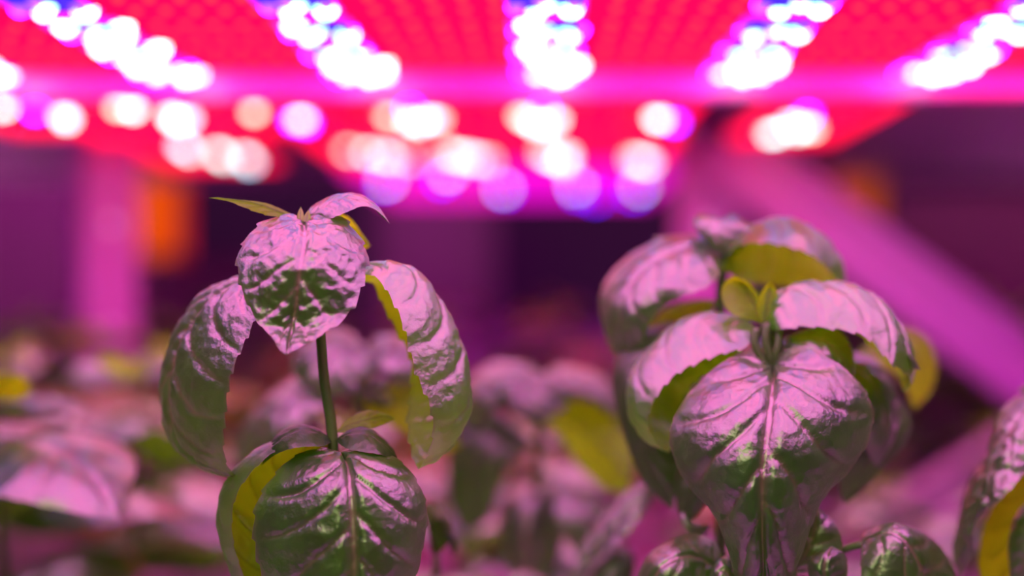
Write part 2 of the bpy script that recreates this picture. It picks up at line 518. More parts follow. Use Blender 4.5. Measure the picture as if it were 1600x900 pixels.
def bar(name, a, b, w, t, mat, label, cat):
    a, b = Vector(a), Vector(b); d = b - a
    bm = bmesh.new(); add_box(bm, (0, 0, 0), (d.length, t, w), bev=.002)
    add_box(bm, (0, -t * .8, w * .42), (d.length, t, w * .12)); add_box(bm, (0, -t * .8, -w * .42), (d.length, t, w * .12))
    o = link(name, from_bm(bm), mat); o.location = (a + b) / 2
    x = d.normalized(); yv = Vector((0, 1, 0)); yv = (yv - x * yv.dot(x)).normalized(); z = x.cross(yv)
    o.rotation_euler = Matrix((x, yv, z)).transposed().to_euler()
    return tag(o, label, cat)


bar('diagonal_brace', P(1105, 215, 1.36), P(1680, 640, 1.30), .062, .012, M_STEEL, 'wide pink diagonal brace falling to the right from the post', 'brace')
bar('diagonal_brace', P(1330, 860, 1.12), P(1700, 620, 1.22), .036, .012, M_WHITE, 'bright pink low brace rising to the right beside the edge plant', 'brace')

# ================================================================== room
def struct(o): o['kind'] = 'structure'; return o
struct(box('floor', (0, 1.5, -.05), (9, 9, .1), M_FLOOR, bev=0))
struct(box('wall_back', (0, 4.55, 1.5), (9, .1, 3.0), M_DARK, bev=0))
struct(box('wall_left', (-3.2, 1.5, 1.5), (.1, 6, 3.0), M_WALLP, bev=0))
struct(box('wall_right', (3.2, 1.5, 1.5), (.1, 6, 3.0), M_WALLP, bev=0))
struct(box('ceiling', (0, 1.5, 3.05), (9, 9, .1), M_DARK, bev=0))


def board(name, px0, px1, py0, py1, d, mat, label, cat, z0=None):
    """upright board whose face is seen between those pixels, standing on the floor when z0 is None"""
    x0, x1 = P(px0, 450, d).x, P(px1, 450, d).x
    zt = P(800, py0, d).z; zb = P(800, py1, d).z if z0 is None else z0
    root = empty(name, ((x0 + x1) / 2, d, zb), label, cat)
    w, h = x1 - x0, zt - zb
    bm = bmesh.new(); add_box(bm, (0, 0, h / 2), (w, .03, h), bev=.004); link('panel', from_bm(bm), mat, root)
    bm = bmesh.new(); 
    for sx in (-1, 1): add_box(bm, (sx * (w / 2 - .012), -.018, h / 2), (.024, .012, h), bev=.002)
    link('edge_frame', from_bm(bm), mat, root)
    return root


M_P1 = principled('purple_board', (.12, .035, .09), .6, col2=(.10, .03, .075), nscale=2)
M_P2 = principled('plum_board', (.10, .028, .055), .6, col2=(.08, .022, .045), nscale=2)
board('partition_panel', -260, 285, 232, 900, 3.3, M_P1, 'purple partition panel behind the left post', 'panel', 0)
board('partition_panel', 590, 772, 150, 900, 3.2, M_P1, 'magenta partition panel in the middle, beside the dark opening', 'panel', 0)
board('partition_panel', 1385, 2000, 300, 900, 2.9, M_P2, 'plum partition panel at the right behind the brace', 'panel', 0)

def stand(px0, px1, py, d, label, mat):
    x0, x1 = P(px0, 450, d).x, P(px1, 450, d).x; zt = P(800, py, d).z
    root = empty('storage_cabinet', ((x0 + x1) / 2, d + .09, 0), label, 'cabinet')
    w = x1 - x0
    bm = bmesh.new(); add_box(bm, (0, 0, zt / 2), (w, .26, zt), bev=.004); link('body', from_bm(bm), mat, root)
    for sx in (-1, 1):
        bm = bmesh.new(); add_box(bm, (sx * w / 4, -.138, zt / 2), (w / 2 - .01, .014, zt - .04), bev=.003)
        link('door', from_bm(bm), mat, root)
    return zt


def crate(px0, px1, py0, py1, d, label, mat):
    x0, x1 = P(px0, 450, d).x, P(px1, 450, d).x; zt, zb = P(800, py0, d).z, P(800, py1, d).z
    root = empty('amber_lamp', ((x0 + x1) / 2, d, zb), label, 'lamp')
    w, h = x1 - x0, zt - zb
    bm = bmesh.new(); add_box(bm, (0, .02, h / 2), (w, .08, h), bev=.006); link('housing', from_bm(bm), M_ORANGE, root)
    bm = bmesh.new(); add_box(bm, (0, -.03, h / 2), (w * .9, .03, h * .92), bev=.008); link('lamp_cover', from_bm(bm), mat, root)
    return root


stand(212, 420, 404, 2.6, 'low violet cabinet under the tall amber lamp', M_P1)
stand(1290, 1384, 378, 2.5, 'plum cabinet under the dim amber lamp', M_P2)
crate(214, 276, 250, 404, 2.6, 'tall glowing amber lamp just right of the left post', M_AMBER)
crate(1306, 1368, 268, 378, 2.5, 'dim amber lamp glowing above the diagonal brace', M_AMBER_DIM)

# ================================================================== growing channels
def channel(y, k):
    root = empty('growing_channel', (0, y, BENCH - .05), None, 'growing channel', 'white growing channels')
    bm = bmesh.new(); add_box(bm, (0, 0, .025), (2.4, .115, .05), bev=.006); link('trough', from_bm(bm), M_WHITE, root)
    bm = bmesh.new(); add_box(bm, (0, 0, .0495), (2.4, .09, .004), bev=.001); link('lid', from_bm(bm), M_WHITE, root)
    return root


rows = [.56, .70, .85, 1.01, 1.19, 1.60, 1.78, 2.02, 2.30]
for k, y in enumerate(rows):
    r_ = channel(y, k)
    r_['label'] = ('white growing channel under the two nearest basil plants' if k == 0 else
                   'white growing channel in the second row of basil' if k == 1 else 'white plastic growing channel under the blurred basil rows')
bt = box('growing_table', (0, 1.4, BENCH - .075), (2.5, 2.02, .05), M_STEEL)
tag(bt, 'pink lit table carrying the growing channels', 'table')
for sx in (-1, 1):
    for yy in (.45, 2.33):
        l_ = link('leg', None, None, None) if False else box('leg', (sx * 1.2, yy - 1.4, -(BENCH - .1) / 2 - .025), (.04, .04, BENCH - .1), M_STEEL, bt)

# ================================================================== hero plant on the left
DA = .55
pa = empty('basil_plant', P(524, 1440, DA), 'tall sharp basil with a heart shaped top leaf and two drooping side leaves', 'basil plant')
pa.location.z = BENCH
def foot(px, d): 
    q = P(px, 450, d); return Vector((q.x, q.y, BENCH))
fa = foot(530, DA + .004); pa.location = fa
# stem is given through the points in the picture, then down into the channel
tube('stem', [fa, P(524, 900, DA + .004), P(520, 690, DA + .003), P(507, 600, DA + .002), P(500, 515, DA + .001), P(488, 430, DA), P(474, 352, DA)], .0027, .0017, M_STEM, pa, fa, n=40, ridge=.06)
pl = box('growing_plug', fa, (.03, .03, .03), M_WOOL, pa); pl.location = (0, 0, -.008)

leaf(pa, DA,
     '474,342,0 452,334,0 425,340,-2 400,354,-4 382,376,-6 370,402,-9 373,436,-16 384,468,-21 402,502,-25 424,526,-30 436,545,-36 447,554,-39',
     '474,342,0 475,350,-10 476,364,-18 474,388,-24 469,415,-27 465,445,-27.5 461,480,-26.5 455,512,-27 450,536,-33 447,554,-39',
     '474,342,0 500,331,0 530,338,-2 555,358,-4 569,382,-6 576,404,-9 570,434,-16 560,466,-21 540,496,-25 512,518,-29 475,540,-35 447,554,-39',
     nt=100, ns=64, amp=.0007, pucker=.0019, veins=6, nteeth=9, teeth=.07, seed=11,  flip=True,
     label='heart shaped top leaf hanging towards the viewer')
leaf(pa, DA,
     '470,342,3 455,334,2 438,326,1 415,317,0 385,313,-2 355,311,-3 326,309,-4',
     '470,342,3 450,337,0 432,330,-2 410,322,-4 385,316,-4 355,312,-4 326,309,-4',
     '470,342,3 455,341,-1 432,339,-5 408,334,-6 383,325,-6 355,314,-5 326,309,-4',
     nt=50, ns=24, amp=.0003, pucker=.0003, seed=2, mat=M_YOUNG, nteeth=7, teeth=.12, flip=False, label='thin pointed leaf seen from below')
leaf(pa, DA,
     '476,344,2 484,326,5 505,312,7 532,303,8 562,304,6 590,321,2 609,350,-2',
     '476,344,2 490,334,-1 512,318,-2 538,309,-2 565,311,-3 590,326,-3 609,350,-2',
     '476,344,2 494,346,-3 520,340,-7 545,330,-8 568,322,-7 590,330,-5 609,350,-2',
     nt=56, ns=28, amp=.0004, pucker=.0005, seed=3, flip=False, label='narrow arching leaf on the right of the tip')
for a_ in ('463,345,-2 470,323,-1 476,345,-3', '472,346,-4 482,328,-3 486,347,-4'):
    p_ = parse(a_, DA)
    leaf_ = leaf_mesh([p_[0] - fa, p_[0].lerp(p_[1], .6) - fa - Vector((.0004, 0, 0)), p_[1] - fa],
                      [(p_[0] + p_[2]) / 2 - fa + Vector((0, -.001, 0)), p_[1] - fa],
                      [p_[2] - fa, p_[2].lerp(p_[1], .6) - fa + Vector((.0004, 0, 0)), p_[1] - fa], 14, 8, amp=.0001, pucker=0, flip=False, teeth=0)
    link('bud_leaf', leaf_, M_YOUNG, pa)
# leaf behind the face, its shoulder shows at the right
leaf(pa, DA,
     '486,345,4 495,330,10 520,328,16 548,342,22 566,366,26 579,384,28',
     '486,345,4 505,335,12 530,345,20 550,360,26 566,374,28 579,384,28',
     '486,345,4 505,352,14 530,372,22 550,388,28 568,390,30 579,384,28',
     nt=40, ns=20, seed=6, mat=M_YOUNG, flip=False)
# left drooping leaf
leaf(pa, DA,
     '470,455,2 440,436,10 400,432,18 360,445,24 322,462,28 292,496,30 272,545,30 262,596,29 264,650,27 282,700,22 320,733,14 360,747,6 385,748,2',
     '470,460,0 430,448,2 390,438,4 356,447,6 322,470,8 296,505,10 274,548,11 263,600,11 265,655,10 284,702,8 320,730,5 360,745,3 385,748,2',
     '470,468,-2 440,475,-8 405,492,-12 393,512,-14 378,540,-16 366,570,-17 359,604,-17 353,640,-16 348,672,-14 350,702,-11 358,728,-6 372,744,-2 385,748,2',
     nt=110, ns=50, amp=.0009, pucker=.0012, veins=7, seed=21, flip=True, wave=.0006, label='long leaf drooping on the left, shiny above')
# right drooping leaf
leaf(pa, DA,
     '500,470,0 540,440,-4 574,427,-8 596,440,-10 613,470,-12 630,510,-14 642,552,-15 654,590,-15 667,622,-14 675,656,-13 676,688,-10 668,712,-6 654,734,-2',
     '500,466,2 540,425,4 575,413,5 606,409,6 636,416,7 664,436,8 690,472,9 712,512,10 728,555,10 735,605,9 730,650,8 710,692,5 684,718,1 654,734,-2',
     '500,472,2 545,448,14 578,440,20 598,478,24 620,518,26 638,550,27 643,590,26 639,622,24 636,656,20 640,690,14 645,715,6 654,734,-2',
     nt=110, ns=50, amp=.0009, pucker=.0012, veins=7, mat=M_THIN, seed=25, flip=True, wave=.0005, label='long leaf drooping on the right with its pale underside showing')
# node leaves
leaf(pa, DA, '520,690,2 500,672,6 470,664,9 442,672,10 420,696,8 408,728,4',
     '520,690,2 500,678,-2 472,671,-4 445,680,-4 424,700,-2 408,728,4',
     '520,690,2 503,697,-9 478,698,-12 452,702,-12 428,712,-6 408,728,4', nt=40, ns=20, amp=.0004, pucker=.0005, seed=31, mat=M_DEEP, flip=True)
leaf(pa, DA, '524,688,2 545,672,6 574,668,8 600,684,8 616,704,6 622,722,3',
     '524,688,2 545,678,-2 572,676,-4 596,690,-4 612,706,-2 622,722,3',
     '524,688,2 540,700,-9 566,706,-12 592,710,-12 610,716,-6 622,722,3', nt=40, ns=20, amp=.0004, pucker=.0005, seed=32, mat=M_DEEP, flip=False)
leaf(pa, DA, '524,676,4 545,653,10 573,641,14 600,645,16 618,655,17',
     '524,676,4 545,664,8 573,655,10 600,651,14 618,655,17',
     '524,676,4 545,676,4 572,672,6 598,664,11 618,655,17', nt=36, ns=18, amp=.0003, pucker=.0003, seed=33, mat=M_YOUNG, flip=False)
# broad lower leaf facing the viewer
leaf(pa, DA, '530,706,-2 505,700,-1 468,708,-4 432,738,-6 402,784,-8 396,830,-10 404,880,-12 425,940,-14 470,1000,-15 545,1050,-16',
     '530,706,-2 540,714,-12 544,735,-20 547,770,-26 550,820,-29 552,870,-30 552,930,-29 550,990,-22 545,1050,-16',
     '530,706,-2 560,697,-1 600,705,-4 636,730,-6 660,768,-8 668,808,-10 662,850,-12 650,900,-13 610,980,-15 545,1050,-16',
     nt=110, ns=70, amp=.0013, pucker=.0009, veins=6.5, seed=41, flip=True, sweep=.38, label='broad veined leaf below the node')
# pale underside behind it
leaf(pa, DA, '518,696,4 498,702,6 470,740,8 450,800,9 450,860,10 440,930,10 430,980,8',
     '518,696,4 480,690,6 430,694,8 385,722,9 355,768,9 348,815,8 360,870,6 385,930,6 430,980,8',
     '518,696,4 492,694,-2 440,700,-6 402,728,-8 372,768,-9 362,812,-8 368,862,-6 390,920,0 430,980,8',
     nt=80, ns=44, amp=.0007, pucker=.0007, seed=43, flip=True, mat=M_THIN, label='leaf bent back, its yellow green underside showing')
leaf(pa, DA + .03, '518,730,0 450,740,4 400,780,6 372,830,8 380,890,8 420,960,6 470,990,4',
     '518,730,0 470,760,-6 430,800,-10 410,850,-12 420,900,-10 440,960,-2 470,990,4',
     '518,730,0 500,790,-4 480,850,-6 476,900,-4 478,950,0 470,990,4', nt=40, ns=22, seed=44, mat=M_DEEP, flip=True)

# ================================================================== hero plant on the right (front)
DB = .58
fb = foot(1212, DB + .006)
pb = empty('basil_plant', fb, 'large bushy basil with a broad pink veined leaf hanging to the front', 'basil plant')
tube('stem', [fb, P(1208, 900, DB + .008), P(1206, 720, DB + .006), P(1208, 580, DB + .003), P(1196, 505, DB)], .003, .0022, M_DEEP if False else M_TWIG, pb, fb, n=30, ridge=.06)
box('growing_plug', (0, 0, -.008), (.03, .03, .03), M_WOOL, pb)
leaf(pb, DB, '1195,506,-2 1170,500,-2 1140,488,-2 1128,468,-1 1128,448,1 1140,434,4 1150,433,6',
     '1195,506,-2 1186,490,2 1175,470,5 1165,452,8 1158,440,9 1150,433,6',
     '1195,506,-2 1196,492,-2 1190,475,-1 1180,455,2 1166,440,5 1150,433,6', nt=40, ns=24, amp=.0003, pucker=.0003, seed=51, mat=M_YOUNG, flip=True, teeth=.02, label='small upright young leaf, yellow green')
leaf(pb, DB, '1192,506,-4 1184,490,-5 1184,470,-4 1194,450,-1 1204,440,2',
     '1192,506,-4 1196,488,-2 1200,468,0 1202,452,2 1204,440,2',
     '1192,506,-4 1206,494,-4 1214,474,-2 1214,455,0 1204,440,2', nt=30, ns=18, amp=.0003, pucker=.0003, seed=52, mat=M_YOUNG, flip=True, teeth=.05)
for a_ in ('1182,512,-3 1180,540,-4 1196,568,-4 1208,590,0', '1216,512,-2 1216,535,-4 1210,560,-4 1208,590,0', '1198,505,-4 1196,530,-5 1202,556,-5 1208,580,-2'):
    stem(pb, DB, a_, .0017, .0016, M_TWIG, 'petiole', n=12)
# left arching leaf
leaf(pb, DB, '1182,520,0 1160,546,6 1125,575,12 1085,600,18 1066,630,22 1060,665,20 1056,690,12 1044,708,2',
     '1182,518,0 1165,500,6 1135,489,10 1095,490,10 1055,506,10 1018,542,8 990,580,6 982,620,4 990,660,2 1012,690,0 1044,708,2',
     '1182,520,0 1165,542,-6 1130,552,-9 1090,566,-11 1052,588,-13 1028,616,-14 1014,644,-13 1012,668,-12 1026,692,-6 1044,708,2',
     nt=100, ns=50, amp=.0007, pucker=.0009, mat=M_THIN, seed=53, flip=True, label='long leaf arching to the left, edge glowing yellow green')
# right arching leaf
leaf(pb, DB, '1200,515,0 1225,508,14 1270,500,22 1320,512,26 1352,530,28 1380,560,28 1400,590,24 1414,615,16',
     '1198,510,0 1212,460,3 1245,443,5 1285,440,5 1330,443,5 1370,464,5 1400,498,5 1420,540,5 1424,580,6 1414,615,16',
     '1200,516,0 1222,516,-8 1262,510,-11 1304,512,-13 1344,524,-14 1372,546,-14 1396,568,-17 1412,580,-12 1420,600,-4 1414,615,16',
     nt=100, ns=50, amp=.0010, pucker=.0012, mat=M_THIN, seed=54, flip=False, wave=.001, label='long leaf arching to the right, pink on top')
leaf(pb, DB, '1404,520,-2 1414,530,-6 1424,552,-8 1432,566,-8 1439,578,-8',
     '1404,520,-2 1416,545,-8 1424,560,-10 1432,570,-10 1439,578,-8',
     '1404,520,-2 1406,545,-4 1412,566,-6 1424,576,-7 1439,578,-8', nt=20, ns=12, amp=.0002, pucker=.0004, seed=55, flip=False, name='leaf_fold')
# broad front leaf
leaf(pb, DB, '1207,572,-6 1180,558,-10 1140,560,-14 1098,592,-17 1062,636,-19 1047,680,-21 1056,725,-23 1080,765,-25 1112,800,-27 1135,850,-29 1150,910,-31 1175,990,-34',
     '1207,572,-6 1208,580,-18 1207,600,-30 1204,640,-42 1198,690,-49 1193,740,-52 1192,790,-52 1192,850,-49 1192,910,-44 1175,990,-34',
     '1207,572,-6 1230,546,-10 1268,545,-14 1312,570,-17 1350,608,-19 1366,650,-21 1352,700,-23 1322,742,-25 1292,772,-27 1270,815,-29 1252,870,-31 1230,930,-33 1175,990,-34',
     nt=120, ns=76, amp=.0014, pucker=.0010, veins=6.5, seed=57, flip=True, sweep=.40, teeth=.015, label='broad front leaf with a pink midrib')
# leaf behind it to the right
leaf(pb, DB, '1212,540,4 1245,520,14 1285,508,16 1315,520,16 1333,550,14 1334,585,10 1320,625,6',
     '1212,545,4 1245,530,-2 1280,528,-4 1306,545,-4 1322,570,-2 1326,600,0 1320,625,6',
     '1212,552,4 1235,560,-4 1262,566,-8 1290,580,-8 1308,600,-4 1320,625,6', nt=50, ns=28, amp=.0006, pucker=.0008, seed=58, flip=False)
leaf(pb, DB, '1200,560,6 1170,560,10 1120,580,14 1085,620,14 1070,680,12 1090,720,10',
     '1200,560,6 1168,572,2 1130,596,0 1104,636,0 1092,680,2 1090,720,10',
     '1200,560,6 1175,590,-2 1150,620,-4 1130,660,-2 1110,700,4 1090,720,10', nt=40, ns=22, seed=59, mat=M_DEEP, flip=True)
# right hanging leaves
leaf(pb, DB + .03, '1215,590,0 1270,560,6 1320,550,10 1365,560,12 1395,600,12 1405,650,10 1395,690,6 1370,730,2',
     '1215,590,0 1275,575,-8 1325,570,-10 1360,590,-10 1380,630,-10 1385,670,-8 1380,705,-4 1370,730,2',
     '1215,590,0 1270,600,-14 1310,612,-16 1335,640,-16 1345,670,-14 1352,700,-8 1370,730,2', nt=60, ns=30, seed=60, flip=False, label='hanging leaf at the right side')
leaf(pb, DB + .05, '1230,640,0 1290,620,6 1350,610,8 1400,620,8 1424,655,6 1415,690,4 1390,720,2 1355,760,2 1320,790,0',
     '1230,640,0 1290,650,-6 1340,660,-8 1372,675,-8 1375,700,-8 1360,730,-4 1340,765,0 1320,790,0',
     '1230,640,0 1280,680,-4 1310,700,-6 1318,725,-6 1312,750,-4 1312,770,-2 1320,790,0', nt=60, ns=30, seed=61, flip=False, mat=M_DEEP)
leaf(pb, DB + .10, '1330,560,0 1380,520,4 1420,512,6 1450,530,8 1464,570,8 1455,610,4 1430,640,0',
     '1330,560,0 1380,540,-2 1415,545,-4 1435,570,-4 1440,600,-2 1430,640,0',
     '1330,560,0 1370,570,-6 1400,585,-8 1415,605,-6 1422,625,-2 1430,640,0', nt=40, ns=20, seed=62, flip=False, mat=M_YOUNG)
# dark hanging leaf at the left
leaf(pb, DB + .03, '1150,520,10 1090,500,14 1020,510,16 972,540,14 957,590,12 966,650,10 985,710,8 1010,760,6 1052,798,4',
     '1150,520,10 1080,530,0 1020,550,-4 990,590,-6 990,640,-6 1004,700,-4 1024,750,0 1052,798,4',
     '1150,520,10 1090,560,4 1055,590,0 1046,640,-2 1050,690,-2 1058,745,0 1052,798,4', nt=60, ns=30, seed=63, flip=True, mat=M_DEEP, label='dark hanging leaf at the left side')
leaf(pb, DB + .02, '1190,700,0 1100,690,6 1060,730,8 1056,780,6 1066,820,4',
     '1190,700,0 1130,720,-4 1095,750,-4 1078,785,-2 1066,820,4',
     '1190,700,0 1140,750,-2 1110,780,-2 1090,805,0 1066,820,4', nt=36, ns=18, seed=64, mat=M_DEEP, flip=True)
# low leaves
leaf(pb, DB - .01, '1232,900,0 1240,860,2 1250,815,4 1268,785,4 1276,790,2',
     '1232,900,0 1256,870,-4 1270,835,-4 1276,805,-2 1276,790,2',
     '1232,900,0 1290,890,-4 1316,860,-4 1306,820,-2 1276,790,2', nt=36, ns=18, seed=65, amp=.0005, veins=5, mat=M_LEAF, flip=False)
leaf(pb, DB - .02, '1300,940,0 1272,915,0 1262,885,1 1275,862,2 1300,853,2',
     '1300,940,0 1290,915,-5 1288,890,-6 1292,868,-4 1300,853,2',
     '1300,940,0 1318,915,0 1325,890,1 1320,866,2 1300,853,2', nt=30, ns=18, seed=66, amp=.0005, veins=5, flip=False)
stem(pb, DB + .0, '1215,905,0 1270,880,-4 1320,858,-8 1350,850,-10', .002, .0015, M_TWIG, 'petiole', n=14)
leaf(pb, DB - .01, '1346,850,0 1350,832,4 1385,820,6 1430,826,8 1465,850,8 1485,880,6 1500,930,2',
     '1346,850,0 1365,838,-4 1395,832,-8 1420,850,-10 1440,885,-10 1460,920,-6 1500,930,2',
     '1346,850,0 1345,880,-8 1350,920,-12 1375,950,-12 1420,965,-8 1460,960,-4 1500,930,2', nt=60, ns=40, seed=67, amp=.0005, veins=5, flip=False, label='low leaf reaching to the lower right')
leaf(pb, DB - .01, '1140,905,0 1120,850,6 1085,834,8 1045,845,8 1010,870,6 990,920,4 985,960,2',
     '1140,905,0 1110,880,-4 1075,868,-8 1040,880,-10 1015,910,-8 985,960,2',
     '1140,905,0 1120,930,-8 1085,940,-12 1045,950,-12 1010,960,-6 985,960,2', nt=60, ns=36, seed=68, amp=.0005, veins=5, flip=True, label='low leaf reaching to the lower left')
leaf(pb, DB - .02, '1160,930,0 1150,890,2 1138,868,3 1118,878,2 1108,905,0 1110,940,0',
     '1160,930,0 1145,905,-4 1132,890,-4 1120,898,-4 1114,915,-2 1110,940,0',
     '1160,930,0 1150,935,-4 1138,930,-6 1126,930,-4 1110,940,0', nt=30, ns=18, seed=69, amp=.0005, veins=5, flip=True)
leaf(pb, DB + .02, '1110,820,0 1085,815,0 1070,800,0 1062,805,0', '1110,820,0 1090,830,-3 1075,822,-3 1062,805,0', '1110,820,0 1095,845,0 1078,838,0 1062,805,0', nt=20, ns=12, seed=70, flip=True)

# ================================================================== hero plant on the right (rear)
DC = .625
fc = foot(1122, DC + .004)
pc = empty('basil_plant', fc, 'taller basil just behind the large bushy one, its top leaves above it', 'basil plant')
tube('stem', [fc, P(1128, 900, DC + .006), P(1124, 700, DC + .004), P(1124, 520, DC + .002), P(1130, 398, DC)], .0028, .0022, M_TWIG, pc, fc, n=30, ridge=.06)
box('growing_plug', (0, 0, -.008), (.03, .03, .03), M_WOOL, pc)
leaf(pc, DC, '1130,404,2 1110,372,8 1070,368,14 1025,378,18 985,398,20 950,432,20 936,470,18 942,512,14 958,552,8 982,580,2',
     '1130,404,0 1110,388,-4 1075,384,-8 1035,398,-12 1000,425,-14 975,460,-15 966,500,-14 970,540,-8 982,580,2',
     '1130,404,0 1124,430,-14 1100,450,-20 1068,462,-24 1035,480,-24 1014,508,-22 1008,540,-16 1000,565,-8 982,580,2',
     nt=100, ns=56, amp=.0009, pucker=.0011, seed=81, flip=True, label='broad top leaf drooping to the left')
leaf(pc, DC, '1130,400,6 1120,372,12 1085,366,16 1050,368,16 1018,372,14',
     '1130,400,6 1112,385,8 1080,374,10 1050,374,12 1018,372,14', '1130,400,6 1112,392,6 1080,384,6 1050,380,8 1018,372,14', nt=34, ns=18, seed=82, flip=True)
leaf(pc, DC, '1132,352,2 1110,338,0 1090,335,-2 1084,352,-6 1104,378,-9 1130,400,-8',
     '1134,352,2 1126,340,-4 1118,345,-9 1118,362,-11 1124,382,-11 1130,400,-8',
     '1136,352,2 1140,333,0 1158,342,-2 1168,356,-6 1148,378,-9 1130,400,-8', nt=44, ns=28, amp=.0004, pucker=.0004, seed=83, flip=True, label='small folded tip leaf')
leaf(pc, DC, '1136,402,0 1140,375,0 1150,356,2 1172,348,4', '1136,402,0 1146,385,3 1158,365,5 1172,348,4', '1136,402,0 1158,392,0 1168,370,2 1172,348,4', nt=24, ns=14, seed=84, flip=True, mat=M_YOUNG)
leaf(pc, DC, '1130,420,-14 1160,440,10 1195,444,22 1235,450,28 1270,448,30 1300,444,28 1315,450,20 1322,448,8',
     '1134,404,0 1150,374,4 1185,352,6 1225,344,7 1262,358,7 1296,382,6 1316,410,4 1322,448,8',
     '1134,404,0 1152,384,-14 1190,378,-20 1230,384,-22 1268,398,-22 1294,420,-16 1310,440,-6 1322,448,8',
     nt=90, ns=50, amp=.0008, pucker=.0010, mat=M_THIN, seed=85, flip=False, label='top leaf arching to the right over its glowing underside')
leaf(pc, DC, '1122,470,0 1085,468,8 1040,482,12 1012,510,12 1005,550,10 1030,600,4',
     '1122,470,0 1090,484,4 1055,505,4 1035,535,4 1030,570,4 1030,600,4', '1122,470,0 1105,500,0 1085,530,-4 1070,560,-4 1052,585,0 1030,600,4', nt=44, ns=24, seed=86, flip=True, mat=M_YOUNG)
leaf(pc, DC, '1130,470,0 1150,455,4 1175,450,6 1200,462,6 1215,490,4', '1130,470,0 1150,466,-2 1172,466,-2 1195,475,0 1215,490,4', '1130,470,0 1150,482,-4 1170,490,-4 1192,492,0 1215,490,4', nt=24, ns=14, seed=87, flip=False)
leaf(pc, DC + .01, '1126,600,0 1080,590,6 1040,610,8 1010,660,8 1000,720,6 1040,790,4', '1126,600,0 1085,620,-4 1055,660,-6 1045,710,-4 1040,750,0 1040,790,4', '1126,600,0 1100,650,-4 1085,700,-4 1070,750,0 1040,790,4', nt=40, ns=22, seed=88, flip=True, mat=M_DEEP)
leaf(pc, DC + .01, '1128,560,0 1190,530,6 1260,540,10 1320,580,10 1350,640,8 1345,700,4', '1128,560,0 1190,560,-4 1250,580,-6 1300,620,-4 1330,660,0 1345,700,4', '1128,560,0 1180,600,-6 1230,630,-6 1290,670,-4 1345,700,4', nt=40, ns=22, seed=89, flip=False)

# ================================================================== plant cut by the right edge
DE = .60
fe = foot(1660, DE)
pe = empty('basil_plant', fe, 'basil cut off by the right edge, mottled leaf with a dark hanging tip', 'basil plant')
tube('stem', [fe, P(1655, 800, DE), P(1650, 640, DE)], .0028, .002, M_STEM, pe, fe, n=20)
box('growing_plug', (0, 0, -.008), (.03, .03, .03), M_WOOL, pe)
leaf(pe, DE, '1655,640,0 1625,618,8 1590,622,12 1560,655,14 1545,700,14 1520,745,14 1496,800,12 1490,850,10 1502,910,6',
     '1655,645,0 1625,640,-4 1592,650,-8 1568,685,-10 1550,725,-10 1526,770,-10 1512,815,-8 1505,860,-4 1502,910,6',
     '1655,650,0 1635,680,-14 1612,720,-20 1590,752,-22 1562,782,-22 1536,800,-18 1520,832,-12 1515,870,-4 1502,910,6',
     nt=90, ns=44, amp=.0007, pucker=.0022, seed=91, flip=True, wave=.001, label='mottled pink and green leaf drooping left')
leaf(pe, DE + .01, '1655,700,0 1600,740,4 1560,780,6 1535,830,6 1530,900,4 1560,960,0', '1655,700,0 1620,770,0 1600,830,-2 1590,880,-2 1580,920,0 1560,960,0',
     '1655,700,0 1660,790,2 1655,850,2 1640,910,0 1600,950,0 1560,960,0', nt=50, ns=28, seed=92, flip=False, mat=M_YOUNG, label='yellow green leaf seen from below')
leaf(pe, DE - .01, '1655,800,0 1620,780,4 1590,800,4 1575,850,2 1580,920,0', '1655,800,0 1630,815,-6 1610,840,-8 1600,880,-6 1580,920,0', '1655,800,0 1650,860,-6 1630,900,-6 1605,930,-2 1580,920,0', nt=36, ns=20, seed=93, flip=True)
leaf(pe, DE + .01, '1650,640,4 1640,610,4 1615,598,6 1590,608,8', '1650,640,4 1630,620,0 1610,612,0 1590,608,8', '1650,640,4 1625,632,-4 1605,622,-2 1590,608,8', nt=24, ns=14, seed=94, flip=True)

# ================================================================== softer plants just behind
DD = .70
fd = foot(560, DD)
pd = empty('basil_plant', fd, 'soft focus basil behind the tall sharp one, with a dark star of small leaves', 'basil plant')
tube('stem', [fd, P(566, 800, DD), P(566, 640, DD), P(562, 560, DD)], .0028, .002, M_STEM, pd, fd, n=20)
leaf(pd, DD, '575,548,6 545,516,10 505,516,6 470,545,-2 455,572,-8 470,600,-14 500,618,-18', '575,550,6 550,540,-8 525,545,-16 505,562,-20 495,585,-22 495,602,-22 500,618,-18',
     '575,552,6 600,545,0 590,575,-10 570,600,-18 545,615,-22 520,622,-20 500,618,-18', nt=60, ns=34, amp=.0012, pucker=.0018, seed=101, flip=True, label='pink crinkled top leaf')
leaf(pd, DD, '570,548,4 590,525,10 625,524,14 655,540,16 680,580,14', '570,548,4 595,545,-4 622,548,-6 650,562,-4 680,580,14', '570,548,4 590,570,-12 615,590,-14 645,595,-8 680,580,14', nt=40, ns=22, amp=.001, seed=102, flip=False)
leaf(pd, DD, '560,590,4 510,580,12 455,592,16 405,630,18 372,680,16 368,720,10 385,750,4', '560,590,4 505,600,-4 455,620,-8 420,655,-10 398,695,-8 388,725,-2 385,750,4',
     '560,590,4 520,625,-14 480,660,-18 445,690,-18 420,720,-12 400,740,-4 385,750,4', nt=60, ns=30, seed=103, amp=.001, flip=True, label='leaf drooping left behind the main stem')
